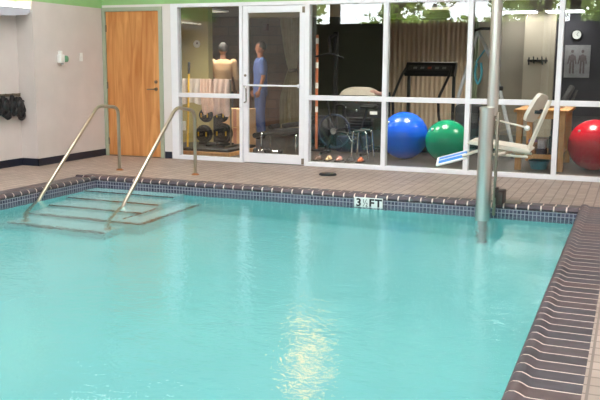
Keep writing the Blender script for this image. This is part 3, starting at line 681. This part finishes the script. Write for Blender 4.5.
# multi gym
mg_ = thing('multi_gym', 'black weight machine with stacked weights and cables', 'exercise machine', (.2, 2.3, 0))
for x in (-.28, .62):
    q = MB(); q.box((x-.035, 2.4, 0), (x+.035, 2.47, 1.9 if x < 0 else .95), .006); q.build('upright', M_iron, mg_)
q = MB(); q.box((-.35, 2.15, 0), (.72, 2.22, .06), .006); q.box((-.35, 2.5, 0), (.72, 2.57, .06), .006); q.box((-.33, 2.15, 0), (-.25, 2.57, .06)); q.box((.6, 2.15, 0), (.68, 2.57, .06)); q.build('base', M_iron, mg_)
q = MB(); q.tube(fillet([(-.28, 2.44, 1.86), (-.28, 2.1, 1.80), (-.2, 1.95, 1.55)], .1), .025); q.build('top_arm', M_iron, mg_)
q = MB(); q.tube(fillet([(-.45, 1.95, 1.50), (-.2, 1.95, 1.56), (.02, 1.95, 1.48)], .08), .014); q.build('pull_bar', M_iron, mg_)
for k in range(9):
    q = MB(); q.box((.0, 2.33, .12+k*.045), (.36, 2.52, .158+k*.045), .003); q.build('weight_slab', M_iron, mg_)
q = MB(); q.box((-.05, 2.1, .80), (.62, 2.5, .90), .03); q.build('bench_pad', M_vinyl, mg_)
q = MB(); q.box((-.05, 2.12, .55), (.60, 2.16, .78), .01); q.build('shroud', M_black, mg_)
for x in (.08, .3):
    q = MB(); q.tube([(x, 2.42, .1), (x, 2.42, .82)], .009); q.build('guide_rod', M_chrome, mg_)
q = MB()
def pf(u, v):
    a, b_ = (u-.5)*2, (v-.5)*2; return Vector((.20+a*.30, 2.28+b_*.17, .9+.13*(max(0, (1-abs(a)**3)*(1-abs(b_)**3)))**.5-.0))
q.grid(pf, 24, 16, .008); o = q.build('pillow', mat('grey_pillow', (176, 166, 154), .9, var=.08)); tag(o, 'grey pillow lying on the padded top of the weight machine', 'pillow')
q = MB(); q.tube(smooth_path([(.36, 2.2, .93), (.45, 2.15, .96), (.55, 2.2, .93), (.66, 2.25, .93)], 5), .03, 8); o = q.build('rolled_towel', mat('pink_roll', (190, 150, 140), .9)); tag(o, 'small rolled pinkish towel beside the grey pillow', 'towel')

# exercise bike
eb = thing('exercise_bike', 'dark exercise bike with large flywheel behind the glass', 'exercise bike', (.1, 1.3, 0))
q = MB(); ring = [(.245, -.014), (.265, -.014), (.268, 0), (.265, .014), (.245, .014), (.242, 0), (.245, -.014)]; q.lathe(ring, (-.0, 1.3, .36), 'y', 40, False); fw = q.build('flywheel', mat('blue_grey_metal', (66, 76, 96), .35, .6), eb)
for k in range(5):
    a = k*2*PI/5+.3; q = MB(); q.tube([(0, 1.3, .36), (.235*math.cos(a), 1.3, .36+.235*math.sin(a))], .012, 8); q.build('spoke', M_iron, fw)
q = MB(); q.lathe([(.05, -.04), (.05, .04)], (0, 1.3, .36), 'y', 18); q.build('hub', M_chrome, fw)
q = MB(); q.tube(fillet([(-.12, 1.3, .05), (0, 1.3, .36), (.42, 1.3, .30), (.52, 1.3, .72)], .05), .022); q.tube([(.0, 1.3, .36), (-.14, 1.3, .86)], .02); q.tube([(.42, 1.3, .3), (.5, 1.3, .04)], .02); q.build('frame', M_iron, eb)
for x in (-.14, .5):
    q = MB(); q.tube([(x, 1.1, .025), (x, 1.5, .025)], .022); q.build('foot_bar', M_iron, eb)
q = MB(); q.box((.43, 1.2, .72), (.68, 1.4, .78), .03); q.build('saddle', M_vinyl, eb)
q = MB(); q.tube(fillet([(-.05, 1.1, .92), (-.16, 1.12, .88), (-.16, 1.48, .88), (-.05, 1.5, .92)], .05), .014); q.build('handlebar', M_iron, eb)
q = MB(); q.tube([(.25, 1.2, .33), (.25, 1.4, .33)], .012); q.tube([(.25, 1.2, .33), (.33, 1.2, .20)], .011); q.tube([(.25, 1.4, .33), (.17, 1.4, .46)], .011); q.build('crank', M_chrome, eb)
for c in ((.34, 1.15, .19), (.16, 1.45, .47)):
    q = MB(); q.box((c[0]-.045, c[1]-.04, c[2]-.012), (c[0]+.045, c[1]+.04, c[2]+.012), .005); q.build('pedal', M_black, eb)
eb.location.y += .32; ROOT[eb.name] = Vector(eb.location)
# chrome wheeled walker right of it
wk = thing('walker', 'folded chrome walking frame beside the dark exercise bike', 'walker', (.62, 1.2, 0))
for i, y in enumerate((.98, 1.25)):
    q = MB(); q.tube(fillet([(.50, y, .02), (.52, y, .42), (.72, y, .42), (.76, y, .02)], .05), .013); q.build('side_frame', M_chrome, wk)
q = MB(); q.tube([(.52, .98, .30), (.52, 1.25, .30)], .011); q.tube([(.72, .98, .2), (.72, 1.25, .2)], .011); q.build('cross_bar', M_chrome, wk)
for y in (.98, 1.25):
    q = MB(); q.tube([(.54, y, .422), (.70, y, .422)], .019); q.build('grip', M_vinyl, wk)
random.seed(5)
shoe_c = [('dark brown', (80, 50, 36)), ('pale tan', (190, 160, 120)), ('pinkish', (190, 130, 120)), ('black', (30, 28, 30)), ('orange brown', (176, 90, 50))]
for i, (nm, c) in enumerate(shoe_c):
    x = .08+i*.16; y = .72; t = thing('shoe', '%s shoe in the row on the floor behind the glass' % nm, 'shoe', (x, y, 0), 'shoes on the gym floor')
    q = MB(); q.grid(lambda u, v: Vector((x+.045*math.sin(PI*v)*math.cos(2*PI*u), y-.12+.24*v, .022+max(0, .035*math.sin(PI*v)**.5*math.sin(2*PI*u))*(1.6 if v > .5 else 1))), 16, 12); q.build('upper', mat('shoe_'+nm, c, .6), t)
    q = MB(); q.box((x-.042, y-.115, 0), (x+.042, y+.12, .022), .01); q.build('sole', mat('shoe_sole', (70, 60, 55), .7), t)

q = MB(); q.box((-.08, 1.9, .0), (.5, 2.08, .26), .05); o = q.build('gym_bag', mat('navy_fabric', (34, 40, 62), .8)); tag(o, 'dark navy gym bag on the floor before the weight machine', 'bag')
q = MB(); q.box((-.95, 2.5, .0), (-.40, 2.9, .52), .12); o = q.build('punch_pad', M_vinyl); tag(o, 'big black rounded pad on the gym floor behind the low bench', 'pad')
lb = MB(); lb.box((.42, 2.115, .60), (.54, 2.12, .65)); lb.build('label_plate', M_wplastic, mg_, False)
for x, z in ((.02, .70), (.2, .66), (.34, .72)):
    q = MB(); q.lathe([(.02, 0), (.02, -.03), (.01, -.035)], (x, 2.12, z), 'y', 12); q.build('adjust_knob', M_chrome, mg_)
q = MB(); q.tube(fillet([(-.2, 2.1, .1), (-.12, 2.05, .75), (.0, 2.05, .75), (.05, 2.1, .3)], .08), .02); q.build('leg_lever', M_iron, mg_)
# white tube frame with black grips
ef = thing('standing_trainer', 'white tubular standing exercise frame with black grips behind the lift post', 'exercise machine', (2.1, 2.5, 0))
q = MB(); q.tube([(2.28, 2.5, 1.35), (2.63, 2.5, .04)], .03, 12); q.tube([(1.86, 2.6, 1.42), (1.72, 2.6, .9), (1.70, 2.6, .04)], .03, 12); q.tube([(2.0, 2.5, 1.9), (2.28, 2.5, 1.35)], .026, 12); q.tube([(2.0, 2.5, 1.9), (1.86, 2.6, 1.42)], .026, 12); q.build('frame', mat('white_tube', (190, 192, 196), .35), ef)
q = MB(); q.tube([(1.70, 2.2, .03), (1.70, 2.9, .03)], .03); q.tube([(2.64, 2.2, .03), (2.64, 2.8, .03)], .03); q.tube([(1.70, 2.55, .1), (2.62, 2.5, .1)], .025); q.build('base', M_iron, ef)
q = MB(); q.tube(fillet([(1.93, 2.3, 1.88), (2.05, 2.35, 1.93), (2.3, 2.35, 1.93), (2.36, 2.3, 1.9)], .05), .022); q.build('grip', M_black, ef)
q = MB(); q.box((1.72, 2.3, .1), (2.1, 2.75, .78), .05); q.build('housing', M_black, ef)
q = MB(); q.box((2.25, 2.46, 1.0), (2.42, 2.54, 1.07), .02); q.build('clamp', M_black, ef)
q = MB(); q.tube(smooth_path([(2.02, 2.42, 1.42), (2.0, 2.4, 1.25), (2.05, 2.4, 1.1), (2.1, 2.4, 1.25), (2.08, 2.42, 1.42)], 5), .018, 8); q.tube([(2.0, 2.42, 1.42), (2.12, 2.5, 1.62)], .012); o = q.build('exercise_band', M_teal); tag(o, 'teal exercise band hanging on the white tubular frame', 'exercise band')

# wooden table
tb = thing('work_table', 'pale wooden table with lower shelf behind the lift chair', 'table', (3.17, 1.4, 0))
q = MB(); q.box((2.82, .78, .77), (3.52, 2.1, .81), .005); q.build('table_top', M_table, tb, False)
for x in (2.90, 3.44):
    for y in (.85, 2.02):
        q = MB(); q.box((x-.04, y-.04, 0), (x+.04, y+.04, .77), .004); q.build('leg', M_table, tb, False)
q = MB(); q.box((2.88, .83, .69), (3.46, .86, .77)); q.box((2.88, 2.01, .69), (3.46, 2.04, .77)); q.build('apron', M_table, tb, False)
q = MB(); q.box((2.90, .87, .17), (3.44, 2.0, .20)); q.box((2.93, .82, .16), (3.41, .85, .22)); q.build('shelf', M_table, tb, False)
items = [((2.98, .98, .20), (3.10, 1.25, .34), (150, 110, 80), 'brown box on the shelf under the table, at its left'), ((3.12, .95, .20), (3.24, 1.2, .28), (60, 58, 70), 'dark box on the shelf under the table, in the middle'),
         ((3.13, .98, .28), (3.23, 1.15, .40), (186, 182, 190), 'pale box lying on the dark box under the table'), ((3.27, .98, .20), (3.39, 1.25, .45), (48, 44, 46), 'tall black box on the shelf under the table, at its right')]
for a, c, rgb, lab in items:
    q = MB(); q.box(a, c, .006); o = q.build('storage_box', mat('box_%d_%d' % (rgb[0], rgb[2]), rgb, .6, var=.25, scale=20)); tag(o, lab, 'box', 'boxes on the table shelf')
for i, (x, y, rgb, lab) in enumerate(((3.02, 1.4, (120, 90, 150), 'purple roll on the table shelf'), (3.3, 1.4, (200, 190, 180), 'white roll on the table shelf'))):
    q = MB(); q.lathe([(.01, 0), (.06, .01), (.062, .15), (.05, .17), (.01, .172)], (x, y, .20), 'z'); o = q.build('towel_roll', mat('roll%d' % i, rgb, .9)); tag(o, lab, 'roll')
q = MB(); q.lathe([(.10, 0), (.14, .11), (.148, .115), (.142, .118), (.132, .112), (.095, .01), (.01, .008)], (3.15, 1.05, 0), 'z'); o = q.build('floor_bin', M_teal); tag(o, 'low teal tub on the floor beneath the wooden table', 'tub')
q = MB(); q.box((3.02, 1.3, .81), (3.4, 1.7, .85), .01); q.box((3.05, 1.35, .85), (3.36, 1.65, .90), .01); o = q.build('floor_pad', mat('grey_pads', (140, 120, 105), .8)); tag(o, 'folded grey pads lying on the wooden table', 'pad')

# clock, poster, sticker
ck = thing('wall_clock', 'round black rimmed clock on the dark gym wall', 'clock', (3.18, 6.45, 1.87))
q = MB(); q.lathe([(.105, 0), (.105, -.035), (.085, -.04), (.082, -.02)], (3.18, 6.5, 1.975), 'y', 32); q.build('rim', M_black, ck)
q = MB(); q.lathe([(.083, -.015), (.083, -.021)], (3.18, 6.5, 1.975), 'y', 32); q.build('dial', M_wplastic, ck)
for a, L in ((.6, .06), (2.3, .045)):
    q = MB(); q.tube([(3.18, 6.476, 1.975), (3.18+L*math.sin(a), 6.476, 1.975+L*math.cos(a))], .004, 6); q.build('hand', M_black, ck)
po = thing('poster', 'pale anatomy poster with two figures on the dark gym wall below the clock', 'poster', (3.22, 6.49, 1.16))
q = MB(); q.box((2.98, 6.485, 1.16), (3.45, 6.499, 1.78)); q.build('sheet', mat('poster_sheet', (150, 148, 150), .5, var=.12, scale=12), po, False)
for x in (3.12, 3.31):
    q = MB(); z = 1.3; q.ball((x, 6.48, 1.66), .028, 2, (1, .1, 1.2)); q.ball((x, 6.48, 1.53), .055, 2, (1, .08, 1.4))
    for s in (-1, 1): q.tube([(x+s*.05, 6.481, 1.58), (x+s*.075, 6.481, 1.42)], .013, 6); q.tube([(x+s*.025, 6.481, 1.47), (x+s*.03, 6.481, 1.24)], .018, 6)
    q.build('printed_figure', mat('figure_print', (116, 104, 106), .6), po)
cs = thing('wall_hooks', 'small dark hook board on the light grey gym wall column', 'hook board', (2.5, 6.36, 1.42))
q = MB(); q.box((2.30, 6.36, 1.46), (2.68, 6.38, 1.50)); q.build('board', M_black, cs, False)
for i in range(5):
    q = MB(); q.tube([(2.33+i*.08, 6.36, 1.48), (2.33+i*.08+.02*(i % 2), 6.32, 1.40+.03*(i % 3)), (2.33+i*.08, 6.33, 1.54+.02*(i % 2))], .013, 6); q.build('hook', M_black, cs)

# ------------------------------------------------------------------ people
def remesh(mb, name, m, parent, voxel, dec=None):
    bmesh.ops.recalc_face_normals(mb.bm, faces=mb.bm.faces)
    me = bpy.data.meshes.new('tmp'); mb.bm.to_mesh(me); mb.bm.free(); o = bpy.data.objects.new('tmp', me); COL.objects.link(o)
    r = o.modifiers.new('r', 'REMESH'); r.mode = 'VOXEL'; r.voxel_size = voxel
    s = o.modifiers.new('s', 'SMOOTH'); s.factor = .5; s.iterations = 4
    dgp = bpy.context.evaluated_depsgraph_get(); dgp.update(); out = bpy.data.meshes.new_from_object(o.evaluated_get(dgp)); out.name = name
    bpy.data.objects.remove(o); out.materials.clear()
    return finish(out, name, m, parent, True)
def limb(mb, pts, rs, flat=1.0):
    for a, b_, r0, r1 in zip(pts, pts[1:], rs, rs[1:]):
        mb.tube([a, b_], [r0, r1], 14)
    for p, r in zip(pts, rs): mb.ball(p, r, 2)
def torso(mb, secs, seg=20):
    rings = [[mb.bm.verts.new((c[0]+rx*math.cos(2*PI*k/seg), c[1]+ry*math.sin(2*PI*k/seg), c[2])) for k in range(seg)] for c, rx, ry in secs]
    for A, B in zip(rings, rings[1:]):
        for k in range(seg): mb.bm.faces.new((A[k], A[(k+1) % seg], B[(k+1) % seg], B[k]))
    mb.bm.faces.new(rings[0][::-1]); mb.bm.faces.new(rings[-1])
def person(label, loc, rz, H, skin, shirt, pants, hair, long_sleeve, shoe, lean=0, armf=0):
    k = H/1.75; t = thing('person', label, 'person', loc)
    Rm = Matrix.Rotation(rz, 3, 'Z'); L = Vector(loc)
    def T(p): return L+Rm@(Vector(p)*k)
    def xf(mb):
        bmesh.ops.scale(mb.bm, vec=(k, k, k), verts=mb.bm.verts); bmesh.ops.rotate(mb.bm, cent=(0, 0, 0), matrix=Rm, verts=mb.bm.verts); bmesh.ops.translate(mb.bm, vec=L, verts=mb.bm.verts); return mb
    # faces -y ; x is sideways
    def arm(s):
        sh = Vector((s*.19, .0, 1.42)); el = Vector((s*.245, .01-.04*armf, 1.13)); wr = Vector((s*.245, -.06-.16*armf, .90+.06*armf)); return sh, el, wr
    b_ = MB()
    torso(b_, [((0, 0, .86), .16, .11), ((0, 0, .98), .155, .11), ((0, 0, 1.12), .135, .10), ((0, 0, 1.28), .165, .115), ((0, 0, 1.40), .18, .10), ((0, 0, 1.46), .10, .07)])
    limb(b_, [(0, .01, 1.43), (0, -.005, 1.55)], [.06, .052])
    for s in (-1, 1):
        sh, el, wr = arm(s); limb(b_, [sh, el, wr], [.052, .040, .026])
        limb(b_, [(s*.09, 0, .90), (s*.095, -.01, .50), (s*.10, .02, .08)], [.085, .055, .036]); limb(b_, [(s*.10, .02, .05), (s*.11, -.14, .03)], [.035, .028])
        d = (wr-el).normalized(); pc = wr+d*.05; b_.ball(pc, .04, 2, (.55, .9, 1.15)); side = Vector((0, 1, 0))
        for j, (o_, ln) in enumerate(((-.028, .062), (-.010, .072), (.010, .068), (.027, .052))):
            a0 = wr+d*.075+side*o_; a1 = a0+d*ln*.55; a2 = a1+(d+Vector((-s*.5, 0, 0))).normalized()*ln*.5; limb(b_, [a0, a1, a2], [.0095, .0088, .0075])
        limb(b_, [wr+d*.03-side*.03, wr+d*.06-side*.055, wr+d*.09-side*.058], [.012, .0105, .009])
    # head
    b_.ball((0, 0, 1.655), .078, 3, (.95, 1.15, 1.3)); b_.ball((0, -.03, 1.59), .052, 2, (.95, 1, .9))
    b_.ball((0, -.093, 1.635), .014, 2, (.8, 1.2, 1.5))
    for s in (-1, 1): b_.ball((s*.074, .01, 1.64), .017, 2, (.4, .8, 1.4)); b_.ball((s*.03, -.082, 1.652), .011, 2, (1.2, .5, .7))
    b_.ball((0, -.083, 1.592), .016, 2, (1.4, .5, .35))
    body = remesh(xf(b_), 'body', skin, t, .0085)
    c = MB(); torso(c, [((0, 0, .80), .182, .13), ((0, 0, .98), .175, .128), ((0, 0, 1.12), .158, .120), ((0, 0, 1.28), .185, .132), ((0, 0, 1.40), .195, .115), ((0, 0, 1.475), .09, .075)])
    for s in (-1, 1):
        sh, el, wr = arm(s)
        if long_sleeve: limb(c, [sh, el, wr], [.068, .055, .042])
        else: limb(c, [sh, sh+(el-sh)*.75], [.068, .062])
    remesh(xf(c), 'shirt', shirt, t, .011)
    c = MB(); torso(c, [((0, 0, .78), .168, .12), ((0, 0, .98), .166, .12)])
    for s in (-1, 1): limb(c, [(s*.09, 0, .86), (s*.097, -.01, .50), (s*.10, .02, .10)], [.10, .078, .062])
    remesh(xf(c), 'trousers', pants, t, .012)
    c = MB(); c.ball((0, .018, 1.682), .084, 3, (.97, 1.12, 1.18)); bmesh.ops.delete(c.bm, geom=[v for v in c.bm.verts if v.co.z < 1.60 or (v.co.y < -.045 and v.co.z < 1.715)], context='VERTS')
    bmesh.ops.solidify(c.bm, geom=c.bm.faces[:], thickness=.006); xf(c).build('hair', hair, t)
    for s in (-1, 1):
        c = MB(); limb(c, [(s*.10, .035, .045), (s*.108, -.07, .042), (s*.112, -.16, .034)], [.044, .043, .032]); remesh(xf(c), 'shoe', shoe, t, .01)
    return t
skinA = mat('skin', (176, 122, 98), .55, var=.05); skinB = mat('skin_b', (166, 108, 84), .55, var=.05)
person('person in a tan top seen from behind above the towels', (-2.63, 3.0, 0), math.radians(200), 1.73, skinA, mat('tan_shirt', (176, 140, 108), .9, var=.1), mat('dark_trousers', (44, 42, 48), .9), mat('dark_grey_hair', (46, 42, 42), .9), True, M_black, armf=.6)
person('person in blue scrubs standing behind the glass door', (-2.17, 3.6, 0), math.radians(-55), 1.77, skinB, mat('blue_scrubs', (84, 98, 152), .9, var=.1), mat('blue_scrub_trousers', (74, 88, 140), .9, var=.1), mat('dark_hair', (52, 40, 34), .7), False, M_black)

# ------------------------------------------------------------------ outdoors behind the camera (mirrored in the glass)
gr = MB(); gr.box((-40, -60, -.4), (30, YN-.2, -.05)); struct('ground', gr, mat('grass_ground', (96, 120, 60), .9, var=.2, scale=1))
random.seed(11)
leafm = mat('leaves', (196, 206, 120), .6, var=.35, scale=2)
bark = mat('bark', (88, 70, 54), .9, var=.2)
def tree(x, y, h, cr_, seed, label):
    rnd = random.Random(seed); t = thing('tree', label, 'tree', (x, y, -.05), 'trees outside mirrored in the glass')
    q = MB(); q.tube(smooth_path([(x, y, -.05), (x+.1, y, h*.3), (x-.1, y+.1, h*.6), (x, y, h*.85)], 4), [.16]*12+[.06], 8)
    for i in range(6):
        a = rnd.uniform(0, 2*PI); z = h*rnd.uniform(.3, .7); q.tube([(x, y, z), (x+math.cos(a)*cr_*.4, y+math.sin(a)*cr_*.4, z+.5), (x+math.cos(a)*cr_*.8, y+math.sin(a)*cr_*.8, z+.9)], [.05, .035, .015], 6)
    q.build('trunk', bark, t)
    q = MB(); cl = [(rnd.gauss(0, cr_*.45), rnd.gauss(0, cr_*.4), h*.62+rnd.gauss(0, h*.17)) for _ in range(26)]
    for c in cl:
        rr = rnd.uniform(.25, .55)
        for _ in range(60):
            v = Vector((rnd.gauss(0, 1), rnd.gauss(0, 1), rnd.gauss(0, 1))).normalized()*rr*rnd.uniform(.5, 1.1)+Vector((x+c[0], y+c[1], c[2]))
            a = Vector((rnd.gauss(0, 1), rnd.gauss(0, 1), rnd.gauss(0, 1))).normalized(); b_ = a.orthogonal().normalized(); s_ = rnd.uniform(.06, .12)
            q.bm.faces.new([q.bm.verts.new(v+p) for p in (a*s_*1.6, b_*s_, -a*s_*1.6, -b_*s_)])
    me = bpy.data.meshes.new('foliage'); q.bm.to_mesh(me); q.bm.free(); finish(me, 'foliage', leafm, t, False)
i = 0
for x, y, h, c in ((-13, -22, 5.0, 1.5), (-8.6, -20, 4.3, 1.2), (-5.2, -24, 5.2, 1.3), (-2.6, -19.5, 4.2, 1.1), (.4, -24, 5.6, 1.5), (3.4, -20, 4.2, 1.2), (6.6, -24, 5.4, 1.4)):
    tree(x, y, h, c, 20+i, 'leafy tree outdoors, mirrored at the top of the gym glass'); i += 1
